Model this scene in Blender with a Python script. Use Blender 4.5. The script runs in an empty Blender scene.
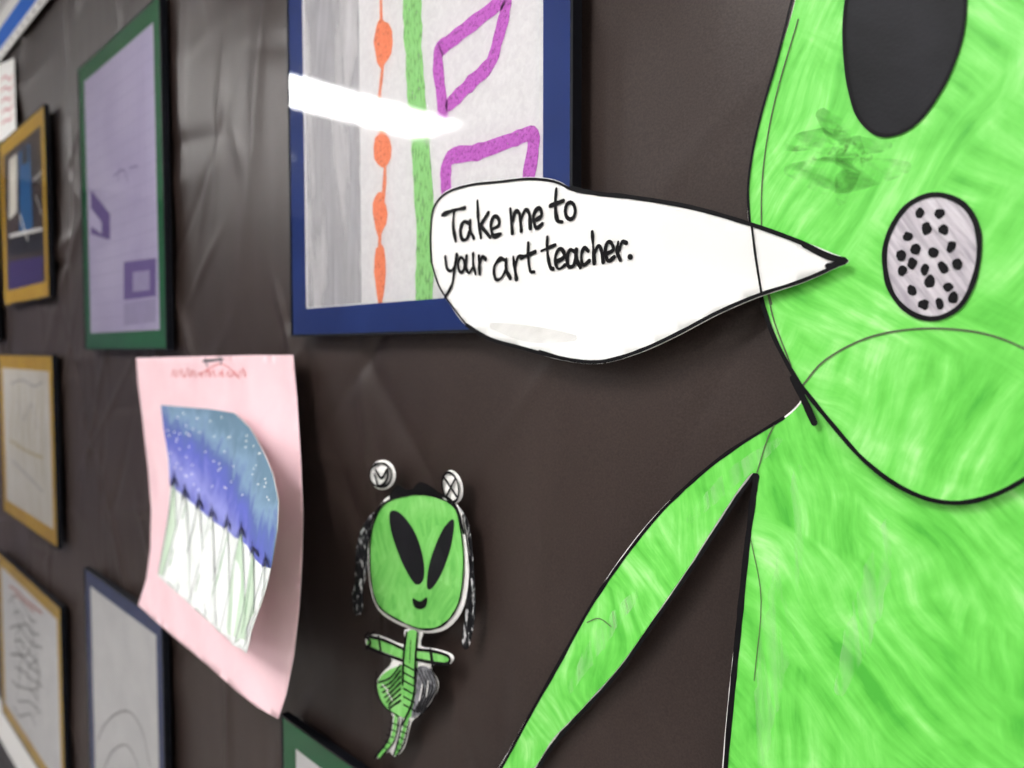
import bpy, math, random
import numpy as np
from mathutils import Vector, noise
from mathutils.geometry import delaunay_2d_cdt
random.seed(7)
scene = bpy.context.scene
try:
    scene.view_settings.view_transform = 'Standard'
    scene.view_settings.look = 'None'
except Exception:
    pass

# ---------------------------------------------------------------- camera
D, ZC, F = 0.5, 1.5, 740.0           # distance to the wall, eye height, focal length
AL = math.atan2(737, 740); PT = math.atan2(34, 740)
fw = Vector((-math.cos(AL)*math.cos(PT), math.sin(AL)*math.cos(PT), -math.sin(PT)))
rt = Vector((math.sin(AL), math.cos(AL), 0))
up = rt.cross(fw)
CAM = Vector((0, -D, ZC))
cd = bpy.data.cameras.new('camera'); cam = bpy.data.objects.new('camera', cd)
scene.collection.objects.link(cam)
cd.sensor_width = 36; cd.lens = 36*F/1024
cam.location = CAM
cam.rotation_euler = fw.to_track_quat('-Z', 'Y').to_euler()
cd.clip_start = 0.02
cd.dof.use_dof = True; cd.dof.focus_distance = 0.57; cd.dof.aperture_fstop = 4.4
scene.camera = cam

# survey of the flat wall: photo position -> (x, z) on the wall, for a sheet standing `off` in front of it
def W(px, py, off=0.0):
    ray = fw + rt*((px-512)/F) + up*((384-py)/F)
    if callable(off):
        o = 0.01
        for _ in range(6):
            p = CAM + ray*((D-o)/ray.y); o = off(p.x, p.z)
    else: o = off
    p = CAM + ray*((D-o)/ray.y)
    return Vector((p.x, p.z))
def Wl(pts, off): return [W(a, b, off) for a, b in pts]
def px_size(p):                      # metres per photo pixel around wall point
    v = Vector((p.x, 0, p.y)) - CAM
    return v.dot(fw)/F

# ---------------------------------------------------------------- materials
def lin(c):
    return tuple(((v/255)/12.92 if v/255 <= .04045 else ((v/255+.055)/1.055)**2.4) for v in c[:3])+(1,)
def new_mat(name):
    m = bpy.data.materials.new(name); m.use_nodes = True
    nt = m.node_tree; b = nt.nodes['Principled BSDF']
    return m, nt, b
def paint(name, cols, scale=(20,20,20), rot=0, rough=.7, bump=.15, spec=.2, detail=6, dist=.6, lo=.3, hi=.7, bscale=400):
    m, nt, b = new_mat(name); N = nt.nodes.new; L = nt.links.new
    tc = N('ShaderNodeTexCoord'); mp = N('ShaderNodeMapping')
    mp.inputs['Scale'].default_value = scale
    mr = N('ShaderNodeMapping'); mr.inputs['Rotation'].default_value = (0, rot, 0)
    L(tc.outputs['Object'], mr.inputs['Vector']); L(mr.outputs[0], mp.inputs['Vector'])
    n = N('ShaderNodeTexNoise'); n.inputs['Scale'].default_value = 1; n.inputs['Detail'].default_value = detail
    n.inputs['Distortion'].default_value = dist
    L(mp.outputs[0], n.inputs['Vector'])
    r = N('ShaderNodeValToRGB'); el = r.color_ramp.elements
    while len(el) < len(cols): el.new(.5)
    for i, c in enumerate(cols):
        el[i].position = lo+(hi-lo)*i/max(1, len(cols)-1); el[i].color = lin(c)
    L(n.outputs[0], r.inputs[0]); L(r.outputs[0], b.inputs['Base Color'])
    b.inputs['Roughness'].default_value = rough
    b.inputs['Specular IOR Level'].default_value = spec
    if bump:
        n2 = N('ShaderNodeTexNoise'); n2.inputs['Scale'].default_value = bscale; n2.inputs['Detail'].default_value = 4
        L(tc.outputs['Object'], n2.inputs['Vector'])
        bp = N('ShaderNodeBump'); bp.inputs['Strength'].default_value = bump; bp.inputs['Distance'].default_value = .001
        L(n2.outputs[0], bp.inputs['Height']); L(bp.outputs[0], b.inputs['Normal'])
    return m
def flat(name, c, rough=.7, spec=.2, var=8, **k):
    c2 = tuple(max(0, v-var) for v in c)
    return paint(name, [c2, c], (60,60,60), rough=rough, spec=spec, bump=.08, **k)

M_white = flat('white_paper', (242,240,236))
M_bubble = paint('bubble_paper', [(228,227,224),(237,236,233)], (8,8,8), bump=.05)
M_black = flat('black_marker', (13,12,15), rough=.6, spec=.15)
M_blackp = paint('black_paint', [(13,13,16),(30,29,34)], (25,25,12), rot=.5, rough=.55, spec=.18)
M_pencil = flat('pencil_line', (90,104,76), rough=.7)
M_pencilg = flat('pencil_grey', (130,128,132), rough=.7)
M_silver = flat('frame_black_edge', (22,24,30), rough=.45)

def green_paint(name, rots, stops, patch=9):
    """tempera: two crossing directions of bristle marks chosen by patches, plus soft uneven coverage"""
    m, nt, b = new_mat(name); N = nt.nodes.new; L = nt.links.new
    tc = N('ShaderNodeTexCoord')
    warp = N('ShaderNodeTexNoise'); warp.inputs['Scale'].default_value = 6; warp.inputs['Detail'].default_value = 2
    L(tc.outputs['Object'], warp.inputs['Vector'])
    wa = N('ShaderNodeVectorMath'); wa.operation = 'MULTIPLY_ADD'; wa.inputs[1].default_value = (.09,.09,.09)
    L(warp.outputs['Color'], wa.inputs[0]); L(tc.outputs['Object'], wa.inputs[2])
    outs = []
    for i, rot in enumerate(rots):
        rr = N('ShaderNodeMapping'); rr.inputs['Rotation'].default_value = (0, rot, 0); rr.inputs['Location'].default_value = (i*3.1,0,i)
        L(wa.outputs[0], rr.inputs['Vector'])
        mp = N('ShaderNodeMapping'); mp.inputs['Scale'].default_value = (80, 20, 11); L(rr.outputs[0], mp.inputs['Vector'])
        n = N('ShaderNodeTexNoise'); n.inputs['Scale'].default_value = 1; n.inputs['Detail'].default_value = 7; n.inputs['Roughness'].default_value = .58
        L(mp.outputs[0], n.inputs['Vector']); outs.append(n)
    pm = N('ShaderNodeTexNoise'); pm.inputs['Scale'].default_value = patch; pm.inputs['Detail'].default_value = 2; pm.inputs['Distortion'].default_value = .8
    L(tc.outputs['Object'], pm.inputs['Vector'])
    mr = N('ShaderNodeMapRange'); mr.inputs[1].default_value = .46; mr.inputs[2].default_value = .54; L(pm.outputs[0], mr.inputs[0])
    mx = N('ShaderNodeMix'); mx.data_type = 'FLOAT'
    L(mr.outputs[0], mx.inputs['Factor']); L(outs[0].outputs[0], mx.inputs[2]); L(outs[1].outputs[0], mx.inputs[3])
    n3 = N('ShaderNodeTexNoise'); n3.inputs['Scale'].default_value = 13; n3.inputs['Detail'].default_value = 5; n3.inputs['Distortion'].default_value = 1.4
    L(tc.outputs['Object'], n3.inputs['Vector'])
    ad = N('ShaderNodeMath'); ad.operation = 'MULTIPLY_ADD'; ad.inputs[1].default_value = .62
    ml = N('ShaderNodeMath'); ml.operation = 'MULTIPLY'; ml.inputs[1].default_value = .38
    L(n3.outputs[0], ml.inputs[0]); L(mx.outputs[0], ad.inputs[0]); L(ml.outputs[0], ad.inputs[2])
    r = N('ShaderNodeValToRGB'); el = r.color_ramp.elements
    for _ in range(len(stops)-2): el.new(.5)
    for i, (p, c) in enumerate(stops): el[i].position = p; el[i].color = lin(c)
    L(ad.outputs[0], r.inputs[0]); L(r.outputs[0], b.inputs['Base Color'])
    b.inputs['Roughness'].default_value = .5; b.inputs['Specular IOR Level'].default_value = .3
    bp = N('ShaderNodeBump'); bp.inputs['Strength'].default_value = .25; bp.inputs['Distance'].default_value = .001
    L(mx.outputs[0], bp.inputs['Height']); L(bp.outputs[0], b.inputs['Normal'])
    return m
GB = [(.36,(72,172,54)),(.43,(94,194,70)),(.50,(110,209,84)),(.56,(128,219,104)),(.62,(158,229,134)),(.72,(198,240,178))]
M_green_face = green_paint('green_tempera_face', (.9, -.5), GB)
M_green_body = green_paint('green_tempera_body', (.15, .9), GB)
M_green_small = green_paint('green_tempera_small', (.2, -.6), [(.36,(88,168,70)),(.46,(108,188,88)),(.54,(122,198,100)),(.66,(146,212,126))], 30)

def dry_brush(name, c, lo, hi, scale, rot=0, amax=1, c2=None):
    m = paint(name, [c, c2 or c], scale, rot, bump=0); nt = m.node_tree; N = nt.nodes.new; L = nt.links.new
    b = nt.nodes['Principled BSDF']; n = [x for x in nt.nodes if x.type == 'TEX_NOISE'][0]
    mr = N('ShaderNodeMapRange'); mr.inputs[1].default_value = lo; mr.inputs[2].default_value = hi; mr.inputs[4].default_value = amax
    L(n.outputs[0], mr.inputs[0]); L(mr.outputs[0], b.inputs['Alpha'])
    return m
M_dark_scrub = dry_brush('dry_dark_green', (76,156,56), .40, .82, (120,120,50), 1.1, .6)
M_brown_scrub = dry_brush('dry_brown_green', (92,116,54), .54, .84, (260,260,110), -.6, .45)
M_light_scrub = dry_brush('dry_light_green', (190,240,172), .45, .9, (110,110,12), .15, .7)

def glass_mat():
    m = bpy.data.materials.new('plexiglass'); m.use_nodes = True; nt = m.node_tree; nt.nodes.clear()
    N = nt.nodes.new; L = nt.links.new
    o = N('ShaderNodeOutputMaterial'); t = N('ShaderNodeBsdfTransparent'); g = N('ShaderNodeBsdfGlossy')
    g.inputs['Roughness'].default_value = .05
    fr = N('ShaderNodeFresnel'); fr.inputs['IOR'].default_value = 1.45; mx = N('ShaderNodeMixShader')
    L(fr.outputs[0], mx.inputs[0]); L(t.outputs[0], mx.inputs[1]); L(g.outputs[0], mx.inputs[2]); L(mx.outputs[0], o.inputs[0])
    return m
M_glass = glass_mat()

# ---------------------------------------------------------------- mesh helpers
def link(o, parent=None):
    scene.collection.objects.link(o)
    if parent: o.parent = parent
    return o
def empty(name):
    o = bpy.data.objects.new(name, None); o.empty_display_size = .05
    return link(o)
def mesh_obj(name, vs, fs, mat, parent=None, smooth=False):
    me = bpy.data.meshes.new(name); me.from_pydata([tuple(v) for v in vs], [], fs); me.update()
    me.materials.append(mat)
    if smooth:
        for p in me.polygons: p.use_smooth = True
    return link(bpy.data.objects.new(name, me), parent)
def box(name, x0, x1, y0, y1, z0, z1, mat, parent=None):
    vs = [(x,y,z) for x in (x0,x1) for y in (y0,y1) for z in (z0,z1)]
    fs = [(0,1,3,2),(4,6,7,5),(0,4,5,1),(2,3,7,6),(0,2,6,4),(1,5,7,3)]
    return mesh_obj(name, vs, fs, mat, parent)
def smooth_closed(pts, n=5):
    out = []; k = len(pts)
    for i in range(k):
        p0, p1, p2, p3 = [Vector(pts[(i+j-1) % k]) for j in range(4)]
        for s in range(n):
            t = s/n
            out.append(.5*((2*p1)+(p2-p0)*t+(2*p0-5*p1+4*p2-p3)*t*t+(3*p1-p0-3*p2+p3)*t**3))
    return out
def smooth_open(pts, n=5):
    if len(pts) < 3: 
        a, b = Vector(pts[0]), Vector(pts[-1]); return [a.lerp(b, i/3) for i in range(4)]
    P = [Vector(p) for p in pts]; P = [2*P[0]-P[1]]+P+[2*P[-1]-P[-2]]; out = []
    for i in range(1, len(P)-2):
        p0, p1, p2, p3 = P[i-1:i+3]
        for s in range(n):
            t = s/n
            out.append(.5*((2*p1)+(p2-p0)*t+(2*p0-5*p1+4*p2-p3)*t*t+(3*p1-p0-3*p2+p3)*t**3))
    out.append(P[-2]); return out
def area(p): return sum(p[i].x*p[(i+1)%len(p)].y-p[(i+1)%len(p)].x*p[i].y for i in range(len(p)))/2
def inside(q, P):
    r = False; j = len(P)-1
    for i in range(len(P)):
        if (P[i].y > q.y) != (P[j].y > q.y) and q.x < (P[j].x-P[i].x)*(q.y-P[i].y)/(P[j].y-P[i].y)+P[i].x: r = not r
        j = i
    return r
def offv(off, x, z): return off(x, z) if callable(off) else off
def inset(P, d):
    if area(P) < 0: P = P[::-1]
    n = len(P); out = []
    for i in range(n):
        t = (P[(i+1)%n]-P[i-1]); 
        if t.length < 1e-9: out.append(P[i]); continue
        t.normalize(); nn = Vector((-t.y, t.x))
        dd = d(i) if callable(d) else d
        out.append(P[i]+nn*dd)
    return out
def sheet(name, P, off, eps, mat, parent, step=None, thick=0):
    """flat or gently bent piece of paper / area of paint bounded by wall-plane polygon P"""
    if area(P) < 0: P = P[::-1]
    V = [Vector(p) for p in P]; n = len(V)
    if step:
        x0, x1 = min(p.x for p in P), max(p.x for p in P); z0, z1 = min(p.y for p in P), max(p.y for p in P)
        x = x0+step/2; 
        while x < x1:
            z = z0+step/2
            while z < z1:
                q = Vector((x+random.uniform(-.1,.1)*step, z+random.uniform(-.1,.1)*step))
                if inside(q, P): V.append(q)
                z += step
            x += step
    r = delaunay_2d_cdt(V, [], [list(range(n))], 1, 1e-7)
    vs = [(v.x, -(offv(off, v.x, v.y)+eps), v.y) for v in r[0]]
    fs = []
    for f in r[2]:
        a, b, c = [r[0][i] for i in f[:3]]
        if ((b.x-a.x)*(c.y-a.y)-(b.y-a.y)*(c.x-a.x)) < 0: f = f[::-1]
        fs.append(list(f))
    o = mesh_obj(name, vs, fs, mat, parent, smooth=bool(step))
    if thick:
        s = o.modifiers.new('thickness', 'SOLIDIFY'); s.thickness = thick; s.offset = -1
    return o
class Ink:
    """collects marker / pencil / brush strokes that lie on a sheet"""
    def __init__(s, name, off, eps, mat, parent): s.a = (name, off, eps, mat, parent); s.v = []; s.f = []; s.k = 0
    def pt(s, p):
        off, eps = s.a[1], s.a[2]; s.v.append((p.x, -(offv(off, p.x, p.y)+eps+s.k*2e-6), p.y)); return len(s.v)-1
    def stroke(s, pts, w, n=5, closed=False, taper=False, wob=.2, world=False):
        s.k += 1
        off = s.a[1]
        P = smooth_closed(pts, n) if closed else smooth_open(pts, n)
        if not world: P = [W(p.x, p.y, off) for p in P]
        if closed: P = P+[P[0]]
        N = len(P); row = []
        for i, p in enumerate(P):
            if closed: t = P[(i+1) % (N-1)]-P[(i-1) % (N-1)] if N > 2 else P[1]-P[0]
            else: t = P[min(i+1, N-1)]-P[max(i-1, 0)]
            if t.length < 1e-9: t = Vector((1, 0))
            t.normalize(); nn = Vector((-t.y, t.x))
            h = w*.5*px_size(p)*(1+wob*noise.noise(Vector((p.x*110, p.y*110, 3+s.k))))
            if taper: h *= .35+.65*math.sin(math.pi*min(1, max(0, (i+.3)/(N-.4))))
            row.append((s.pt(p-nn*h), s.pt(p+nn*h), h, t, p))
        for a, b in zip(row, row[1:]): s.f.append((a[0], b[0], b[1], a[1]))
        if not closed:
            for e, sg in ((row[0], -1), (row[-1], 1)):
                c = s.pt(e[4]); ring = []
                for k in range(7):
                    an = -math.pi/2+math.pi*k/6
                    d = e[3]*sg*math.cos(an)+Vector((-e[3].y, e[3].x))*math.sin(an)*sg
                    ring.append(s.pt(e[4]+d*e[2]))
                for k in range(6): s.f.append((c, ring[k], ring[k+1]))
    def dot(s, c, rx, ry, rot=0, n=14, wob=0):
        s.k += 1
        off = s.a[1]; ids = []
        for i in range(n):
            a = 2*math.pi*i/n; q = 1+wob*noise.noise(Vector((math.cos(a)*1.3, math.sin(a)*1.3, s.k*3.1)))
            x, y = rx*q*math.cos(a), ry*q*math.sin(a)
            p = W(c[0]+x*math.cos(rot)-y*math.sin(rot), c[1]+x*math.sin(rot)+y*math.cos(rot), off); ids.append(s.pt(p))
        s.f.append(tuple(ids[::-1]))
    def done(s):
        if s.v: return mesh_obj(s.a[0], s.v, s.f, s.a[3], s.a[4])
def ell(cx, cy, rx, ry, rot=0, n=16):
    return [(cx+rx*math.cos(a)*math.cos(rot)-ry*math.sin(a)*math.sin(rot), cy+rx*math.cos(a)*math.sin(rot)+ry*math.sin(a)*math.cos(rot)) for a in [2*math.pi*i/n for i in range(n)]]

# ---------------------------------------------------------------- room shell
M_wall = paint('wall_paint', [(202,200,197),(212,210,207)], (3,3,3), bump=.05)
M_wall2 = paint('wall_paint_slate', [(112,112,130),(124,124,142)], (3,3,3), bump=.05)
M_ceil = paint('ceiling_tile', [(208,208,208),(228,228,228)], (60,60,60), bump=.2)
M_floor = paint('floor_vinyl', [(136,134,132),(160,157,154)], (6,6,6), rough=.4)
X0, X1, Y0, H = -6.2, 2.6, -5.2, 2.7
box('wall_back', X0-.1, X1+.1, .03, .13, 0, H, M_wall)
box('wall_front', X0-.1, X1+.1, Y0-.1, Y0, 0, H, M_wall)
box('wall_left', X0-.1, X0, Y0, .03, 0, H, M_wall2)
box('wall_right', X1, X1+.1, Y0, .03, 0, H, M_wall)
box('floor', X0-.1, X1+.1, Y0-.1, .13, -.1, 0, M_floor)
box('ceiling', X0-.1, X1+.1, Y0-.1, .13, H, H+.1, M_ceil)
M_base = flat('baseboard', (60,58,60))
box('baseboard_back', X0, X1, .015, .03, 0, .1, M_base)

def emis(name, c, s):
    m = bpy.data.materials.new(name); m.use_nodes = True; nt = m.node_tree; nt.nodes.clear()
    o = nt.nodes.new('ShaderNodeOutputMaterial'); e = nt.nodes.new('ShaderNodeEmission')
    e.inputs[0].default_value = c; e.inputs[1].default_value = s; nt.links.new(e.outputs[0], o.inputs[0]); return m
M_lamp = emis('light_diffuser', (1, .99, .985, 1), 38)
M_metal = flat('fixture_metal', (225,225,225), rough=.4)
for (cx, cy, l) in [(-3.12,-1.60,.50), (-4.33,-1.5,.27), (-.5,-1.62,.52), (-3.12,-3.9,.52), (-.5,-3.9,.52), (1.6,-1.62,.52)]:  # short far-left fixture is an unseen extra, added to brighten the left pictures
    e = empty('ceiling_light')
    w = .20
    box('diffuser', cx-w, cx+w, cy-l, cy+l, H-.025, H-.015, M_lamp, e)
    box('rim_a', cx-w-.03, cx-w, cy-l-.03, cy+l+.03, H-.035, H, M_metal, e)
    box('rim_b', cx+w, cx+w+.03, cy-l-.03, cy+l+.03, H-.035, H, M_metal, e)
    box('rim_c', cx-w, cx+w, cy-l-.03, cy-l, H-.035, H, M_metal, e)
    box('rim_d', cx-w, cx+w, cy+l, cy+l+.03, H-.035, H, M_metal, e)
    box('housing', cx-w, cx+w, cy-l, cy+l, H-.012, H, M_metal, e)

# ---------------------------------------------------------------- brown paper on the wall (real folds)
m, nt, b = new_mat('brown_butcher_paper'); N = nt.nodes.new; L = nt.links.new
tc = N('ShaderNodeTexCoord')
n1 = N('ShaderNodeTexNoise'); n1.inputs['Scale'].default_value = 600; n1.inputs['Detail'].default_value = 5
n2 = N('ShaderNodeTexNoise'); n2.inputs['Scale'].default_value = 3; n2.inputs['Detail'].default_value = 6
for q in (n1, n2): L(tc.outputs['Object'], q.inputs['Vector'])
mm = N('ShaderNodeMath'); mm.operation = 'MULTIPLY_ADD'; mm.inputs[1].default_value = .6
m2 = N('ShaderNodeMath'); m2.operation = 'MULTIPLY'; m2.inputs[1].default_value = .4
L(n2.outputs[0], m2.inputs[0]); L(n1.outputs[0], mm.inputs[0]); L(m2.outputs[0], mm.inputs[2])
r = N('ShaderNodeValToRGB'); r.color_ramp.elements[0].position = .36; r.color_ramp.elements[1].position = .66
r.color_ramp.elements[0].color = lin((38,29,27)); r.color_ramp.elements[1].color = lin((58,47,43))
L(mm.outputs[0], r.inputs[0]); L(r.outputs[0], b.inputs['Base Color'])
b.inputs['Roughness'].default_value = .42; b.inputs['Specular IOR Level'].default_value = .36
b.inputs['Specular Tint'].default_value = (1, .94, .90, 1)
bp = N('ShaderNodeBump'); bp.inputs['Strength'].default_value = .25; bp.inputs['Distance'].default_value = .0005
L(n1.outputs[0], bp.inputs['Height']); L(bp.outputs[0], b.inputs['Normal'])
M_brown = m
px0, px1, pz0, pz1 = -5.6, 1.7, .3, 2.5
NX, NZ = 1160, 340
xs = np.linspace(px0, px1, NX+1); zs = np.linspace(pz0, pz1, NZ+1)
XX, ZZ = np.meshgrid(xs, zs)
cxs = np.arange(px0, px1+.06, .05); czs = np.arange(pz0, pz1+.06, .05)
small = np.array([[.011+.007*noise.noise(Vector((x*1.7, z*1.3, 0)))+.005*noise.noise(Vector((x*5, z*4, 7))) for x in cxs] for z in czs])
fi = (XX-px0)/.05; fj = (ZZ-pz0)/.05
i0 = np.clip(fi.astype(int), 0, len(cxs)-2); j0 = np.clip(fj.astype(int), 0, len(czs)-2)
a = fi-i0; c = fj-j0; a = a*a*(3-2*a); c = c*c*(3-2*c)
dsp = (small[j0,i0]*(1-a)*(1-c)+small[j0,i0+1]*a*(1-c)+small[j0+1,i0]*(1-a)*c+small[j0+1,i0+1]*a*c)
amp = np.clip((-XX-.25)/.5, .35, 1)
rf = random.Random(3)
for i in range(250):
    fx, fz = (rf.uniform(-4.4, -.1), rf.uniform(.5, 2.4)) if i < 150 else (rf.uniform(-2.1, -.2), rf.uniform(.9, 2.2))
    an = rf.choice([rf.uniform(.5, 1.1), rf.uniform(1.9, 2.5), rf.uniform(-.2, .2), rf.uniform(1.35, 1.75)])
    ln, wd, h = rf.uniform(.08, .38), rf.uniform(.008, .024), rf.uniform(.0025, .0068)
    if i >= 150: ln *= .6; wd *= .8; h *= .7
    u = (XX-fx)*math.cos(an)+(ZZ-fz)*math.sin(an); v = -(XX-fx)*math.sin(an)+(ZZ-fz)*math.cos(an)+.25*u*u*rf.uniform(-1,1)
    dsp -= amp*h*np.exp(-(u/ln)**2*2)*np.exp(-np.abs(v/wd)**1.5)*(1 if i % 3 else -1)
dsp = np.clip(dsp, .0004, .028)
vs = np.stack([XX, dsp, ZZ], -1).reshape(-1, 3).tolist()
fs = []
for j in range(NZ):
    r0 = j*(NX+1)
    fs += [(r0+i, r0+i+1, r0+i+NX+2, r0+i+NX+1) for i in range(NX)]
mesh_obj('bulletin_board_paper', vs, fs, M_brown, smooth=True)

# border trim along the top of the board
M_blue = paint('blue_mat_board', [(34,54,112),(42,64,126)], (9,9,9), bump=.05)
M_bluetrim = flat('blue_border_paper', (50,110,205))
zt = W(0, 62).y
t = empty('trim_1')
box('white_strip', px0, px1, -.003, -.0005, zt, zt+.13, M_white, t)
box('blue_strip', px0, px1, -.0045, -.0032, zt+.03, zt+.085, M_bluetrim, t)
for i in range(90):
    x = -4.4+i*.06
    box('tick', x, x+.03, -.0036, -.0032, zt+.010, zt+.016, M_pencilg, t)

# ---------------------------------------------------------------- framed pictures
M_green = paint('green_mat_board', [(28,104,62),(38,120,74)], (9,9,9), bump=.05)
M_yellow = paint('yellow_mat_board', [(200,158,20),(218,178,34)], (9,9,9), bump=.05)
M_art = paint('sketch_paper', [(234,233,234),(246,245,245)], (12,12,12), bump=.1)
M_art2 = paint('textured_drawing_paper', [(218,215,216),(230,228,228)], (160,160,160), bump=.2)
def frame(pxL, pxR, pyT, pyB, matb, bw, art, height=None, rim=.003):
    fd = .012
    bl = W(pxL, pyB if pyB is not None else pyT, fd); x0 = bl.x; x1 = W(pxR, 350, fd).x
    if pyB is None: z1 = W(pxL, pyT, fd).y; z0 = z1-height
    elif pyT is None: z0 = bl.y; z1 = z0+height
    else: z0 = bl.y; z1 = W(pxL, pyT, fd).y
    e = empty('picture_frame')
    box('backing', x0, x1, -.0085, -.0005, z0, z1, M_silver, e)
    def ring(nm, a, w, y0, y1, mt):
        box(nm+'_bottom', x0+a, x1-a, y0, y1, z0+a, z0+a+w, mt, e); box(nm+'_top', x0+a, x1-a, y0, y1, z1-a-w, z1-a, mt, e)
        box(nm+'_left', x0+a, x0+a+w, y0, y1, z0+a+w, z1-a-w, mt, e); box(nm+'_right', x1-a-w, x1-a, y0, y1, z0+a+w, z1-a-w, mt, e)
    ring('rim', 0, rim, -.0125, -.0086, M_silver)
    ring('mat', rim, bw-rim, -.0105, -.0086, matb)
    box('artwork', x0+bw, x1-bw, -.0095, -.0086, z0+bw, z1-bw, art, e)
    mesh_obj('plexiglass', [(x0+rim,-.0118,z0+rim),(x1-rim,-.0118,z0+rim),(x1-rim,-.0118,z1-rim),(x0+rim,-.0118,z1-rim)], [(0,1,2,3)], M_glass, e)
    return e, (x0+bw, x1-bw, z0+bw, z1-bw)
AO = .0097
def rect(name, x0, x1, z0, z1, mat, e, eps=0):
    return mesh_obj(name, [(x0,-AO-eps,z0),(x1,-AO-eps,z0),(x1,-AO-eps,z1),(x0,-AO-eps,z1)], [(0,1,2,3)], mat, e)

# blue frame, pastel stripes
e, (a0, a1, c0, c1) = frame(291, 572, None, 337, M_blue, .036, M_art2, height=.70)
M_greywash = dry_brush('grey_wash', (178,176,180), .24, .66, (30,30,4), 0, .9, (198,196,200))
M_orange = dry_brush('orange_pastel', (238,128,88), .20, .42, (330,330,330), 0, .95, (248,162,122))
M_lgreen = dry_brush('green_pastel', (142,204,122), .20, .46, (300,300,90), 0, .95, (164,220,146))
M_mag = dry_brush('magenta_pastel', (186,84,186), .20, .44, (300,300,300), 0, .95, (212,122,212))
rect('grey_band', a0+.006, W(360,150,AO).x, c0+.002, c1-.002, M_greywash, e)
k = Ink('orange_beads', AO, .0002, M_orange, e)
k.stroke([(383,-120),(381,0),(383,60),(379,110),(385,170),(380,235),(379,298)], 5, wob=.5)
for cx, cy, rx, ry in [(383,-60,7,22),(383,42,9,25),(383,148,8,22),(380,214,7,22),(380,272,6,28)]: k.dot((cx,cy), rx, ry, wob=.35)
k.done()
k = Ink('green_stripe', AO, .0002, M_lgreen, e)
k.stroke([(412,-200),(411,-80),(412,0),(414,60),(418,120),(422,170),(425,230),(424,298)], 28, n=6, wob=.25); k.done()
k = Ink('magenta_shapes', AO, .0003, M_mag, e)
k.stroke([(443,124),(442,100),(438,66),(440,50),(447,44),(475,22),(503,2),(505,12),(498,40),(490,64),(470,84),(450,104)], 16, n=5, wob=.25)
k.stroke([(450,215),(446,185),(450,158),(478,152),(512,140),(532,134),(533,150),(529,175),(526,200)], 16, n=5, wob=.25)
k.stroke([(450,232),(490,224),(526,205)], 12)
k.stroke([(446,-60),(500,-120),(495,-200),(450,-150),(446,-60)], 13)
k.done()

# green frame, lavender print with glass reflections painted in as purple shapes
M_lav = paint('lavender_print', [(198,188,218),(216,208,232)], (5,5,5), rough=.6)
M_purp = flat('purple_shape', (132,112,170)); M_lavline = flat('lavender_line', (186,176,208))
e, (a0, a1, c0, c1) = frame(85, 167, 62, 350, M_green, .036, M_lav)
for i in range(1, 14):
    x = a0+(a1-a0)*i/14; rect('grid_line', x, x+.0010, c0, c1, M_lavline, e)
for i in range(1, 18):
    z = c0+(c1-c0)*i/18; rect('grid_line', a0, a1, z, z+.0010, M_lavline, e, .0001)
def quad(nm, pts, mt, e, eps=.0003): return sheet(nm, Wl(pts, AO), AO, eps, mt, e)
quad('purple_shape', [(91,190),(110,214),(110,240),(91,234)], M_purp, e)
quad('reflection_notch', [(91,208),(102,222),(102,234),(91,226)], M_lav, e, .0005)
quad('reflection_block', [(124,262),(156,258),(156,296),(124,300)], M_purp, e)
quad('reflection_block', [(124,303),(156,298),(156,322),(124,326)], M_lavline, e)
quad('reflection_block', [(133,272),(150,270),(150,290),(133,292)], M_lavline, e, .0005)
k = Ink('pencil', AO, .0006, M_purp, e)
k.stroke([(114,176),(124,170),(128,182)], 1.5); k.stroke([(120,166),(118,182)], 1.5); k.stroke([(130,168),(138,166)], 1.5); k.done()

# yellow frames
M_dkart = paint('dark_art', [(52,40,36),(86,70,60)], (14,14,14)); M_bl = flat('blue_reflection_colour', (40,110,165)); M_dp = flat('violet_block', (74,52,124))
M_crm = paint('cream_art', [(220,214,200),(238,234,226)], (16,16,8))
e, _ = frame(4, 51, 140, 306, M_yellow, .042, M_dkart)
quad('pale_patch', [(9,160),(17,153),(17,212),(9,220)], M_crm, e)
quad('blue_reflection', [(19,152),(30,143),(33,232),(20,236)], M_bl, e)  # blue and dark shapes are reflections in the glass, painted into the art
quad('dark_reflection', [(22,150),(28,146),(28,162),(22,166)], M_blackp, e, .0005)
quad('black_reflection', [(9,240),(43,232),(43,250),(9,256)], M_blackp, e)
quad('violet_base', [(9,262),(43,256),(43,283),(9,292)], M_dp, e)
k = Ink('white_lines', AO, .0006, M_white, e); k.stroke([(10,236),(42,229)], 3.5); k.stroke([(20,215),(28,240)], 3); k.stroke([(34,180),(42,172)], 2); k.stroke([(36,196),(42,215)], 2); k.done()
e, _ = frame(3, 52, 354, 511, M_yellow, .042, M_crm)
k = Ink('scribbles', AO, .0004, flat('ochre_crayon', (202,184,130)), e)
for i in range(6): k.stroke([(12+i*6,380+i*2),(14+i*6,400),(11+i*6,430),(13+i*6,470+i*4)], 2.2, taper=True)
k.stroke([(10,440),(25,450),(43,458)], 2.5); k.done()
M_soft = flat('soft_pencil', (172,168,170))
k = Ink('pencil', AO, .0005, M_soft, e); k.stroke([(11,384),(22,380),(34,386),(43,382)], 1.6); k.stroke([(12,460),(30,478),(43,492)], 1.6); k.stroke([(18,400),(24,420),(32,404),(38,430)], 1.6); k.done()
e, _ = frame(2, 53, 555, 712, M_yellow, .042, M_art)
k = Ink('pencil_drawing', AO, .0004, M_pencilg, e)
for i in range(9): k.stroke([(9+(i*5)%9,602+i*13),(18+(i*7)%6,596+i*15),(30,618+i*12),(36+(i*3)%8,622+i*13)], 1.6)
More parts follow.
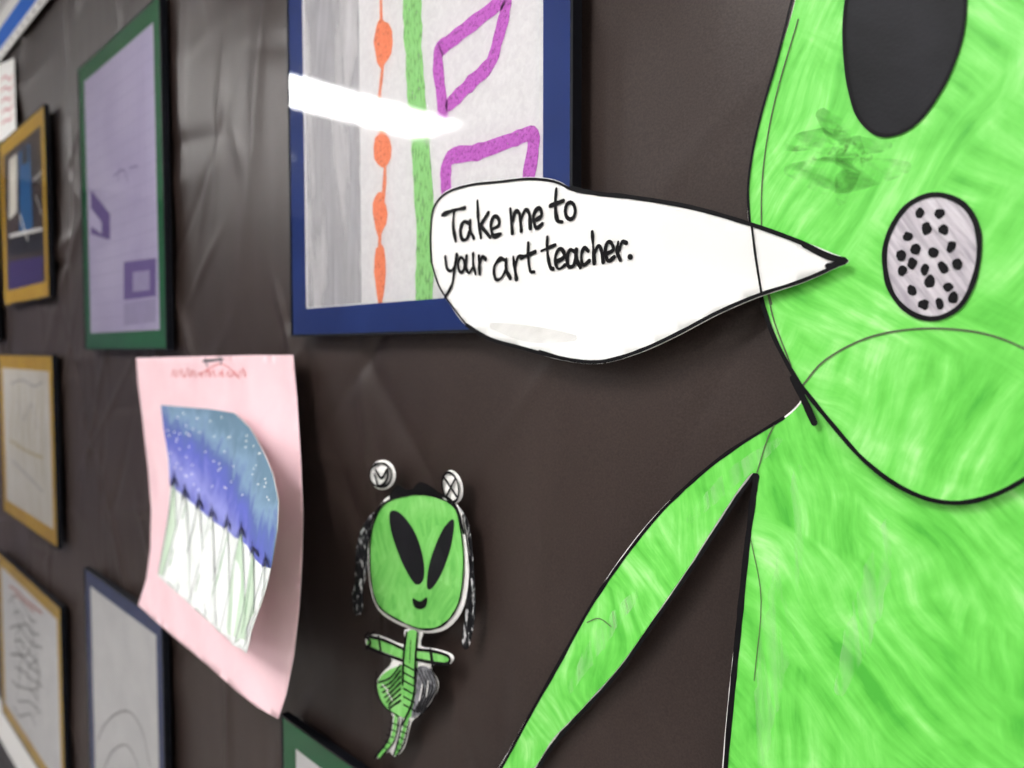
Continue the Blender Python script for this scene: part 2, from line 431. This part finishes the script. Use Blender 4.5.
k.stroke([(11,592),(22,640),(18,690)], 1.8); k.stroke([(30,615),(38,670),(36,715)], 1.8); k.stroke(ell(24,640,8,16), 1.6, closed=True, n=2); k.stroke(ell(34,676,6,14), 1.6, closed=True, n=2); k.done()
k = Ink('red_crayon', AO, .0005, flat('red_crayon', (206,120,110)), e); k.stroke([(10,586),(18,592),(28,602),(42,613)], 2.5); k.stroke([(14,594),(22,600),(34,612)], 1.6); k.done()

# lower blue frame
e, _ = frame(84, 156, 567, None, M_blue, .036, M_art, height=.62)
k = Ink('pencil_drawing', AO, .0004, M_soft, e)
k.stroke([(98,740),(104,726),(116,714),(130,712),(142,730),(150,765)], 1.8); k.stroke([(104,770),(112,752),(126,745),(136,760),(142,785)], 1.6); k.done()
# lower green frame
e, _ = frame(281, 470, 714, None, M_green, .036, M_art, height=.62)
k = Ink('pencil_drawing', AO, .0004, M_pencilg, e); k.stroke([(330,800),(360,860),(420,880)], 2); k.done()
# frame further along the wall
frame(-46, -3, 200, 342, M_yellow, .042, M_art)

# loose sheet with a pink drawing, far left
e = empty('taped_drawing')
P = Wl([(-14,70),(14,58),(16,132),(-14,150)], .004)
sheet('paper', P, .004, 0, M_white, e, thick=.0006)
k = Ink('pink_marks', .004, .0004, flat('pink_crayon', (208,120,130)), e)
for i in range(5): k.stroke([(2,80+i*11),(6,76+i*11),(10,80+i*10),(13,74+i*10)], 2)
k.done()

# ---------------------------------------------------------------- pink sheet with mountain drawing
pk_top = W(200, 358, .012).y; pk_bot = W(210, 660, .03).y
pkx0 = W(145, 450, .01).x; pkx1 = W(300, 450, .02).x
def sm(t): t = max(0, min(1, t)); return t*t*(3-2*t)
def pink_off(x, z):
    v = (pk_top-z)/(pk_top-pk_bot); s = max(-.1, min(1.1, (x-pkx0)/(pkx1-pkx0)))
    return .012+.022*sm(v*2.2)*s+.036*max(0, v-.45)**1.5*(1.2)+.030*s*sm(v)+.0022*math.sin(x*40+z*25)
pe = empty('mountain_drawing')
M_pink = paint('pink_paper', [(234,196,202),(240,205,210)], (14,14,14), bump=.1)
pk = [(136,358),(170,357),(213,356),(255,355),(293,355),(297,400),(300,450),(303,510),(302,560),(299,610),(294,655),(286,695),(278,719),
      (258,708),(235,690),(205,663),(170,634),(138,605),(146,580),(150,550),(151,510),(148,470),(143,425),(138,385)]
def resamp(pts, off, n=4):
    out = []
    for i in range(len(pts)):
        a, b = Vector(pts[i]), Vector(pts[(i+1) % len(pts)])
        for s in range(n): q = a.lerp(b, s/n); out.append(W(q.x, q.y, off))
    return out
sheet('pink_paper', resamp(pk, pink_off), pink_off, 0, M_pink, pe, step=.012, thick=.0005)
k = Ink('title_scribble', pink_off, .0006, flat('red_pencil', (222,140,140)), pe)
x = 172; rs = random.Random(5)
while x < 246:
    h = rs.uniform(3, 8); k.stroke([(x,376),(x+2,376-h),(x+4,377),(x+rs.uniform(3,7),374-rs.uniform(0,5))], 1.6); x += rs.uniform(5,8)
k.stroke([(200,374),(222,364),(240,378)], 1.3); k.done()
k = Ink('staple', pink_off, .0015, flat('staple_metal', (120,118,122), rough=.3), pe)
k.stroke([(204,361),(224,359)], 2.5); k.stroke([(206,358),(208,366)], 2); k.stroke([(221,357),(222,364)], 2); k.done()
mx0 = W(165, 500, .02).x; mx1 = W(275, 500, .03).x
def mt_off(x, z):
    s = (x-mx0)/(mx1-mx0)
    return pink_off(x, z)+.0012+.038*max(0, s-.38)**1.6*2.2
mt = [(161,405),(185,407),(210,409),(235,413),(250,428),(263,448),(273,474),(280,502),(280,530),(274,560),(266,590),(257,622),(247,653),
      (225,636),(200,614),(178,594),(158,576),(163,545),(168,515),(170,490),(168,460),(164,430)]
M_mount = paint('mountain_white', [(232,238,232),(244,246,244)], (20,20,8))
sheet('mountain_paper', resamp(mt, mt_off), mt_off, 0, M_mount, pe, step=.01, thick=.0006)
# watercolour sky
m, nt, b = new_mat('watercolour_sky'); N = nt.nodes.new; L = nt.links.new
tc = N('ShaderNodeTexCoord'); sp = N('ShaderNodeSeparateXYZ'); L(tc.outputs['Object'], sp.inputs[0])
nn = N('ShaderNodeTexNoise'); nn.inputs['Scale'].default_value = 26; nn.inputs['Detail'].default_value = 9; nn.inputs['Distortion'].default_value = .8
L(tc.outputs['Object'], nn.inputs['Vector'])
xm = N('ShaderNodeMath'); xm.operation = 'MULTIPLY_ADD'; xm.inputs[1].default_value = .12; L(sp.outputs['X'], xm.inputs[0]); L(sp.outputs['Z'], xm.inputs[2])
xn = N('ShaderNodeMath'); xn.operation = 'MULTIPLY_ADD'; xn.inputs[1].default_value = .10; L(nn.outputs[0], xn.inputs[0]); L(xm.outputs[0], xn.inputs[2])
za = W(200,408,.02); zb_ = W(215,520,.02)
g1 = za.y+.12*za.x+.05; g0 = zb_.y+.12*zb_.x+.05
mr = N('ShaderNodeMapRange'); mr.inputs[1].default_value = g1; mr.inputs[2].default_value = g0; L(xn.outputs[0], mr.inputs[0])
r = N('ShaderNodeValToRGB'); el = r.color_ramp.elements
for _ in range(4): el.new(.5)
for i, (p, c) in enumerate([(0,(104,132,152)),(.17,(126,154,180)),(.30,(92,108,166)),(.48,(98,106,190)),(.74,(146,150,216)),(1,(104,108,190))]):
    el[i].position = p; el[i].color = lin(c)
L(mr.outputs[0], r.inputs[0]); L(r.outputs[0], b.inputs['Base Color']); b.inputs['Roughness'].default_value = .8; b.inputs['Specular IOR Level'].default_value = .15
sky = [(161,405),(185,407),(210,409),(235,413),(250,428),(263,448),(273,474),(280,502),(280,530),(275,558),(273,568),(264,566),(248,545),(230,532),(212,520),(198,508),(184,496),(172,486),
       (170,484),(169,460),(164,430)]
sheet('watercolour_sky', resamp(sky, mt_off, 3), mt_off, .0005, m, pe, step=.01)
M_pg = paint('pale_green_wash', [(188,214,184),(216,230,212)], (30,30,10)); M_sp = paint('peak_white', [(232,238,232),(246,247,245)], (30,30,10))
tips = [(175,478),(186,490),(200,500),(213,510),(228,520),(243,528),(257,546),(268,558)]
lefts = [(159,574),(164,576),(178,592),(190,602),(206,616),(222,630),(238,642),(246,648)]
rights = [(178,580),(192,598),(206,612),(218,624),(232,638),(248,640),(258,612),(264,596)]
order = [0,7,2,5,4,1,6,3]
eps = .0007
kl = Ink('peak_outlines', mt_off, .0021, flat('dark_pencil', (104,112,114)), pe)
kt = Ink('tree_tips', mt_off, .0024, flat('dark_tree', (42,44,76)), pe)
for n_, i in enumerate(order):
    T, A, B = tips[i], lefts[i], rights[i]
    sheet('peak', resamp([A, B, T], mt_off, 5), mt_off, eps, M_sp if n_ % 3 else M_pg, pe); eps += .00012
    kl.stroke([T, ((T[0]+A[0])/2+1, (T[1]+A[1])/2), A], 1.5); kl.stroke([T, ((T[0]+B[0])/2+1, (T[1]+B[1])/2), B], 1.2)
    x, y = T
    kt.stroke([(x,y-6),(x,y+2),(x-1,y+7)], 5, taper=True); kt.stroke([(x-1,y),(x-3,y+9)], 3.4, taper=True); kt.stroke([(x+1,y),(x+5,y+9)], 3.4, taper=True)
kl.done(); kt.done()
k = Ink('green_shading', mt_off, .0019, dry_brush('green_pencil', (150,192,150), .35, .6, (250,250,60), .3, .8), pe)
for i in (1,3,4,6): T, A = tips[i], lefts[i]; k.stroke([(T[0]+1,T[1]+14),((T[0]+A[0])/2+4,(T[1]+A[1])/2),(A[0]+6,A[1]-10)], 5, taper=True)
k.done()
k = Ink('snow_dots', mt_off, .0008, M_white, pe)
rs = random.Random(11)
for _ in range(70):
    x = rs.uniform(168, 270); y = rs.uniform(412, 500); 
    if y < 412+max(0, x-228)*1.15 or y > 480+(x-175)*.5: continue
    k.dot((x,y), .8, .9, n=6)
k.done()

# ---------------------------------------------------------------- big alien
ae = empty('alien_painting')
def body_off(x, z): return .004+.0012*math.sin(x*14+z*9)+.001*math.sin(z*22)
def head_off(x, z): return .009+.0010*math.sin(x*16+1)+.0010*math.sin(z*13)
body = [(806,372),(802,398),(785,416),(762,430),(735,446),(700,473),(662,508),(628,548),(594,598),(562,655),(530,712),(502,762),(484,786),(464,792),(458,804),(474,804),(466,816),(482,812),(492,822),(502,808),(518,795),
        (536,768),(556,738),(590,702),(622,666),(656,618),(690,568),(718,524),(742,488),(755,474),(752,500),(744,560),(737,620),(729,690),(722,770),(716,880),(714,1000),(720,1090),(900,1130),(1100,1130),(1290,1090),
        (1300,960),(1280,800),(1240,620),(1215,520),(1270,600),(1340,720),(1400,800),(1440,860),(1480,830),(1440,750),(1370,600),(1280,460),(1200,400),(1120,372),(960,330)]
BP = Wl(smooth_closed(body, 4), body_off)
sheet('body_paper', BP, body_off, 0, M_white, ae, step=.02, thick=.0005)
wob = lambda i: .0012+.0009*noise.noise(Vector((i*.37, 1, 2)))
sheet('body_green_paint', inset(BP, wob), body_off, .0005, M_green_body, ae, step=.02)
HP = Wl(smooth_closed([(752,150),(747,190),(749,228),(756,272),(767,315),(782,355),(800,384),(830,422),(865,462),(905,490),(945,503),(985,499),(1030,478),(1075,440),(1120,380),(1150,300),(1165,200),(1160,80),(1140,-40),(1100,-160),(1040,-250),(960,-290),(890,-260),(840,-180),(812,-80),(795,0),(777,60),(762,110)], 4), head_off)
sheet('head_paper', HP, head_off, 0, M_white, ae, step=.02, thick=.0005)
sheet('head_green_paint', inset(HP, lambda i: .0007+.0005*noise.noise(Vector((i*.5, 4, 2)))), head_off, .0005, M_green_face, ae, step=.02)
# scrubbed brush areas
k = Ink('dark_scrub', head_off, .0009, M_dark_scrub, ae)
k.stroke([(786,146),(815,140),(850,146),(888,146)], 24, taper=True, n=8); k.stroke([(790,170),(840,176),(905,168)], 34, taper=True, n=8); k.stroke([(822,114),(850,150),(842,200)], 28, taper=True, n=8); k.done()
k = Ink('brown_scrub', head_off, .0012, M_brown_scrub, ae)
k.stroke([(796,150),(830,152),(870,158)], 18, taper=True, n=8); k.stroke([(832,122),(852,150),(862,172)], 12, taper=True, n=8); k.done()
k = Ink('light_strokes', body_off, .0009, M_light_scrub, ae)
for pts, w in [([(800,470),(790,560),(770,680),(760,760)],30), ([(570,690),(600,640),(640,590)],16),([(690,520),(730,480),(780,440)],16),([(890,520),(870,600),(840,690)],26)]: k.stroke(pts, w, taper=True, n=9, wob=.4)
k.done()
# eyes
for sx in (0, 1):
    pts = [(849,-10),(845,30),(848,75),(857,112),(872,131),(890,136),(913,127),(934,103),(951,72),(963,35),(966,-5),(960,-50),(940,-85),(905,-98),(872,-80),(855,-45)]
    P = Wl(smooth_closed(pts, 4), head_off)
    if sx: 
        c = W(1015, 0, head_off).x; P = [Vector((2*c-p.x, p.y)) for p in P]
    sheet('eye', P, head_off, .0013, M_blackp, ae, step=.02)
    k = Ink('eye_outline', head_off, .0018, M_black, ae); k.stroke([tuple(p) for p in P[::3]], 3.5, closed=True, n=3, world=True); k.done()
# mouth
mo = [(938,195),(914,202),(897,220),(886,248),(888,280),(899,302),(918,316),(940,318),(961,306),(974,282),(980,252),(977,225),(963,204)]
sheet('mouth', Wl(smooth_closed(mo, 4), head_off), head_off, .0013, paint('grey_pencil_fill', [(150,143,151),(188,181,187),(210,205,209)], (260,260,30), rot=.6), ae, step=.02)
k = Ink('mouth_outline', head_off, .0018, M_black, ae); k.stroke(mo, 5.0, closed=True)
for x, y in [(920,215),(941,213),(908,236),(928,229),(944,230),(902,256),(917,249),(934,252),(952,246),(903,272),(914,264),(927,270),(943,267),(959,264),(913,291),(930,283),(948,288),(925,304),(941,303),(955,297)]:
    k.dot((x+random.uniform(-1.5,1.5), y+random.uniform(-1.5,1.5)), random.uniform(4.2,5.8), random.uniform(5,7), rot=random.uniform(-.6,.6), wob=.3)
k.done()
# outlines
k = Ink('head_outline', head_off, .0016, M_black, ae)
k.stroke([(798,-20),(779,56),(764,108),(754,150),(749,190),(751,226)], 2.6)
k.stroke([(756,262),(761,292),(772,330),(788,363),(802,386)], 4.5)
k.stroke([(802,386),(832,423),(866,461),(905,489),(945,502),(985,498),(1028,477),(1073,438),(1117,379),(1147,300),(1161,200),(1156,80),(1136,-40),(1097,-157),(1038,-246),(960,-285),(893,-256),(844,-178),(815,-80),(798,-20)], 4.6)
k.done()
k = Ink('shoulder_mark', body_off, .0062, M_black, ae); k.stroke([(797,378),(808,400),(818,422)], 7); k.done()
k = Ink('pencil_lines', head_off, .0013, M_pencil, ae)
k.stroke([(799,20),(776,100),(764,170),(763,240),(772,310),(792,366)], 1.4)
k.stroke([(803,386),(826,360),(868,338),(915,329),(962,330),(1000,338),(1040,356)], 2.0)
k.stroke([(752,226),(761,262),(772,304)], 2.4); k.done()
k = Ink('body_outline', body_off, .0010, M_black, ae)
k.stroke([(757,476),(752,511),(746,560),(740,620),(733,690),(726,770),(720,880),(718,1000),(724,1082),(900,1122),(1100,1122),(1282,1084)], 6, wob=.4)
k.stroke([(755,475),(743,490),(718,528),(690,571),(656,620),(622,668),(590,704),(557,740),(538,768),(522,790)], 3.8, wob=.5)
k.stroke([(784,418),(735,448),(700,475),(663,510),(630,550),(595,600),(563,657),(531,714),(503,765),(486,787)], 3.4, wob=.5)
k.done()
k = Ink('pencil_body', body_off, .0014, M_pencil, ae); k.stroke([(775,425),(768,440),(758,472)], 1.2); k.stroke([(752,540),(762,600),(755,680)], .9); k.stroke([(588,622),(600,618),(612,626)], 1); k.done()

# ---------------------------------------------------------------- speech bubble
be = empty('speech_bubble')
def bub_off(x, z): return .0180+.0012*math.sin(x*16+.4)+.0010*math.sin(z*36)
bub = [(430,236),(433,208),(446,191),(472,183),(500,180),(530,177),(556,180),(578,190),(630,195),(690,205),(750,222),(800,240),(832,253),(849,261),(832,270),(800,284),(760,297),(720,314),(682,334),(648,350),(615,361),(590,364),(556,359),(522,349),(490,340),(466,326),(450,305),(438,286),(431,262)]
sheet('bubble_paper', Wl(smooth_closed(bub, 4), bub_off), bub_off, 0, M_bubble, be, step=.010, thick=.0006)
k = Ink('dent_shade', bub_off, .0005, dry_brush('painted_dent_shade', (206,203,196), .30, .9, (14,14,30), .3, .55), be)  # grey shade of a dent in the bubble, painted on the paper
k.stroke([(492,326),(530,334),(575,338)], 16, taper=True, n=12, wob=0); k.done()
k = Ink('bubble_outline', bub_off, .0008, M_black, be)
k.stroke([(432,262),(431,236),(434,209),(447,193),(472,185),(500,182),(530,179),(556,182),(577,191),(620,197)], 2.6)
k.stroke([(572,188),(600,194),(630,197),(690,207),(750,224),(800,242),(828,255),(847,261)], 4.2)
k.stroke([(432,262),(439,285),(451,304),(467,325)], 2)
k.stroke([(467,325),(491,339),(523,348),(557,357),(590,362),(615,359),(647,348),(681,332),(719,312),(759,295),(799,282),(828,270),(847,261)], 3.6)
k.stroke([(540,351),(575,361),(606,362)], 2.6)
k.stroke([(805,245),(828,257),(846,261),(828,266)], 5.5)
k.stroke([(752,224),(756,256),(762,294)], 2.4)
k.done()
k = Ink('bubble_lettering', bub_off, .0010, M_black, be)
LW = 4.1
take = [[(443,215),(454,211),(468,208)], [(456,212),(455,226),(458,241)],
 [(474,224),(467,222),(463,230),(465,239),(470,239),(474,230)], [(474,221),(474,230),(478,238)],
 [(482,201),(483,220),(486,238)], [(494,213),(485,226)], [(485,225),(496,237)],
 [(499,229),(506,225),(505,218),(500,217),(497,226),(500,236),(508,234)]]
me_ = [[(511,209),(513,233)], [(513,222),(516,212),(520,214),(522,231)], [(522,219),(526,210),(530,214),(531,228)],
 [(535,221),(542,216),(541,209),(537,210),(534,218),(537,228),(543,224)]]
to_ = [[(557,189),(556,206),(558,220),(563,222)], [(551,206),(564,201)]]
your = [[(446,257),(448,268),(453,271),(458,266)], [(460,255),(457,271),(454,285),(446,297)],
 [(472,256),(471,267),(475,273),(479,268)], [(480,254),(480,264),(483,274)],
 [(487,256),(488,274)], [(488,264),(491,257),(495,259)]]
rest = [[(507,261),(501,259),(495,267),(496,279),(502,278),(507,269)], [(507,259),(507,270),(511,278)],
 [(514,257),(517,279)], [(516,266),(519,257),(524,257)],
 [(529,243),(529,258),(531,271),(535,272)], [(522,258),(536,252)],
 [(548,237),(548,252),(551,267),(554,269)], [(542,251),(556,245)],
 [(557,262),(565,257),(563,250),(559,250),(556,259),(559,269),(566,265)],
 [(577,253),(571,250),(568,257),(569,266),(574,266),(577,258)], [(577,250),(577,259),(581,267)],
 [(589,251),(585,248),(582,256),(584,265),(590,261)],
 [(593,232),(594,248),(595,263)], [(595,254),(599,246),(602,250),(604,262)],
 [(607,254),(614,250),(612,243),(608,243),(606,252),(609,261),(615,257)],
 [(619,242),(618,252),(621,260)], [(620,250),(623,242),(627,243)]]
for s in take: k.stroke([(443+(x-443)*.90, y) for x, y in s], LW, n=4, wob=.7)
for s in me_+to_+rest: k.stroke(s, LW, n=4, wob=.7)
for s in your: k.stroke([(446+(x-446)*.82, y) for x, y in s], LW*.9, n=4, wob=.7)
k.stroke(ell(571,211,5,8.5,n=8), LW, closed=True, n=2); k.stroke(ell(462,265,3.2,7.5,n=8), LW*.85, closed=True, n=2)
k.dot((631,257), 2.8, 3)
k.done()

# ---------------------------------------------------------------- small alien girl
se = empty('small_alien_cutout')
def s_off(x, z): return .011+.002*math.sin(x*30)+.0015*math.sin(z*18)
def part(nm, pts, mat, eps, n=4, thick=0, step=None): return sheet(nm, Wl(smooth_closed(pts, n), s_off), s_off, eps, mat, se, step=step or .015, thick=thick)
M_greyp = paint('grey_marker', [(60,60,66),(150,150,154)], (150,150,150))
M_spk = paint('speckled_marker', [(20,20,24),(30,30,34),(215,215,215)], (230,230,90), lo=.46, hi=.64, dist=0)
cut = dict(thick=.0006)
part('head_paper', [(384,500),(398,493),(418,490),(440,494),(457,504),(466,530),(469,568),(464,606),(448,628),(426,633),(400,625),(379,611),(370,587),(368,550),(372,520)], M_white, 0, **cut)
part('hair_paper_left', [(374,512),(361,528),(355,552),(354,580),(351,596),(354,614),(361,612),(362,590),(368,560),(375,530)], M_spk, -.0012, **cut)
part('hair_paper_right', [(455,504),(463,520),(467,560),(466,600),(461,643),(468,647),(474,610),(472,560),(467,522)], M_spk, -.0012, **cut)
part('bun_paper_left', ell(382,475,13,15,n=10), M_white, -.0006, **cut)
part('bun_paper_right', ell(452,487,10,17,-.2,n=10), M_white, -.0006, **cut)
part('body_paper', [(404,630),(422,630),(420,646),(436,649),(452,655),(450,664),(430,666),(438,682),(434,698),(422,714),(411,722),(404,748),(394,757),(388,752),(376,759),(388,738),(392,716),(382,702),(377,680),(392,660),(368,648),(366,637),(378,635),(404,645)], M_white, -.0006, n=3, **cut)
part('hair_top', [(390,500),(397,485),(410,491),(420,482),(434,488),(443,498),(430,501),(410,499)], M_black, .0006)
part('face', [(386,503),(404,496),(425,494),(444,499),(457,509),(463,535),(465,568),(460,603),(445,624),(425,629),(402,621),(381,607),(373,585),(371,550),(375,522)], M_green_small, .0010)
part('eye_left', [(391,512),(400,512),(411,524),(420,542),(425,564),(424,580),(417,584),(408,572),(399,552),(392,530)], M_blackp, .0016)
part('eye_right', [(455,520),(452,546),(443,572),(433,588),(428,586),(430,566),(437,544),(446,526)], M_blackp, .0016)
part('mouth', [(414,598),(421,601),(428,597),(427,606),(421,609),(415,606)], M_black, .0016)
part('dress', [(404,664),(416,664),(418,690),(412,716),(400,716),(384,704),(378,684),(386,672)], M_green_small, .0008)
part('skirt_grey', [(418,668),(430,668),(437,684),(432,700),(420,714),(412,716),(416,694)], M_greyp, .0010)
part('torso', [(408,632),(418,632),(418,655),(416,680),(404,684),(404,655)], M_green_small, .0012)
part('arm_left', [(370,638),(384,640),(406,650),(404,658),(386,652),(369,646)], M_green_small, .0012)
part('arm_right', [(418,650),(436,652),(449,657),(448,662),(434,661),(418,658)], M_green_small, .0012)
k = Ink('black_linework', s_off, .0020, M_black, se)
k.stroke([(386,503),(404,496),(425,494),(444,499),(457,509),(463,535),(465,568),(460,603),(445,624),(425,629),(402,621),(381,607),(373,585),(371,550),(375,522)], 2.0, closed=True, wob=.8)
k.stroke([(400,494),(420,490),(446,496),(458,508),(465,532)], 3.4); k.stroke([(385,502),(374,518),(369,545)], 2.6)
k.stroke(ell(382,475,11,12,n=10), 2.6, closed=True, n=3, wob=.5); k.stroke([(377,470),(383,478),(389,469),(388,480),(380,486),(376,474)], 3)
k.stroke(ell(452,487,8,15,-.2,n=10), 2.6, closed=True, n=3, wob=.5); k.stroke([(446,478),(458,496)], 2.6); k.stroke([(457,478),(448,496)], 2.6)
k.stroke([(464,515),(469,545),(472,585),(470,620),(468,645)], 1.8, wob=.6)
k.stroke([(408,632),(405,655),(404,684)], 3); k.stroke([(419,632),(417,655),(416,684)], 3); k.stroke([(412,640),(411,662)], 1.2)
k.stroke([(370,636),(386,640),(406,649)], 3.2); k.stroke([(368,646),(386,654),(404,660)], 3.2); k.stroke([(368,637),(372,642),(368,648)], 3); k.stroke([(380,636),(382,652)], 3)
k.stroke([(366,636),(370,632)], 2); k.stroke([(372,634),(376,631)], 2)
k.stroke([(418,649),(436,651),(450,656),(449,663),(434,662),(418,659)], 3.2); k.stroke([(432,650),(434,664)], 5)
for i in range(7): k.stroke([(402,664+i*6),(392,677+i*5),(380+i*2,682+i*5)], 1.8, wob=.5)
for i in range(6): k.stroke([(405,664+i*8),(416,670+i*8)], 1.7)
k.stroke([(418,668),(414,700),(404,724)], 2.6)
for i in range(5): k.stroke([(419+i*3.5,670),(425+i*3,688),(416+i*2,712)], 1.6)
k.stroke([(378,672),(377,690),(386,706),(400,716)], 1.8); k.stroke([(432,668),(439,684),(433,702),(420,716)], 1.8)
k.stroke([(394,716),(390,738),(376,757)], 2); k.stroke([(401,718),(396,740),(383,756)], 1.8); k.stroke([(404,718),(400,738),(395,755)], 2); k.stroke([(411,720),(406,742),(398,755)], 1.8)
for i in range(5): k.stroke([(392-i*2,722+i*6),(401-i*3,725+i*6)], 1.3); k.stroke([(402-i,724+i*6),(410-i*2,727+i*6)], 1.3)
k.done()
k = Ink('green_legs', s_off, .0012, M_green_small, se); k.stroke([(397,716),(393,738),(380,755)], 5); k.stroke([(408,718),(402,740),(396,753)], 5); k.done()
k = Ink('white_gaps', s_off, .0023, M_white, se)
k.stroke([(424,684),(421,700)], 1.6); k.stroke([(430,680),(428,696)], 1.3); k.stroke([(388,690),(394,700)], 1.4); k.stroke([(384,684),(390,690)], 1.2); k.done()
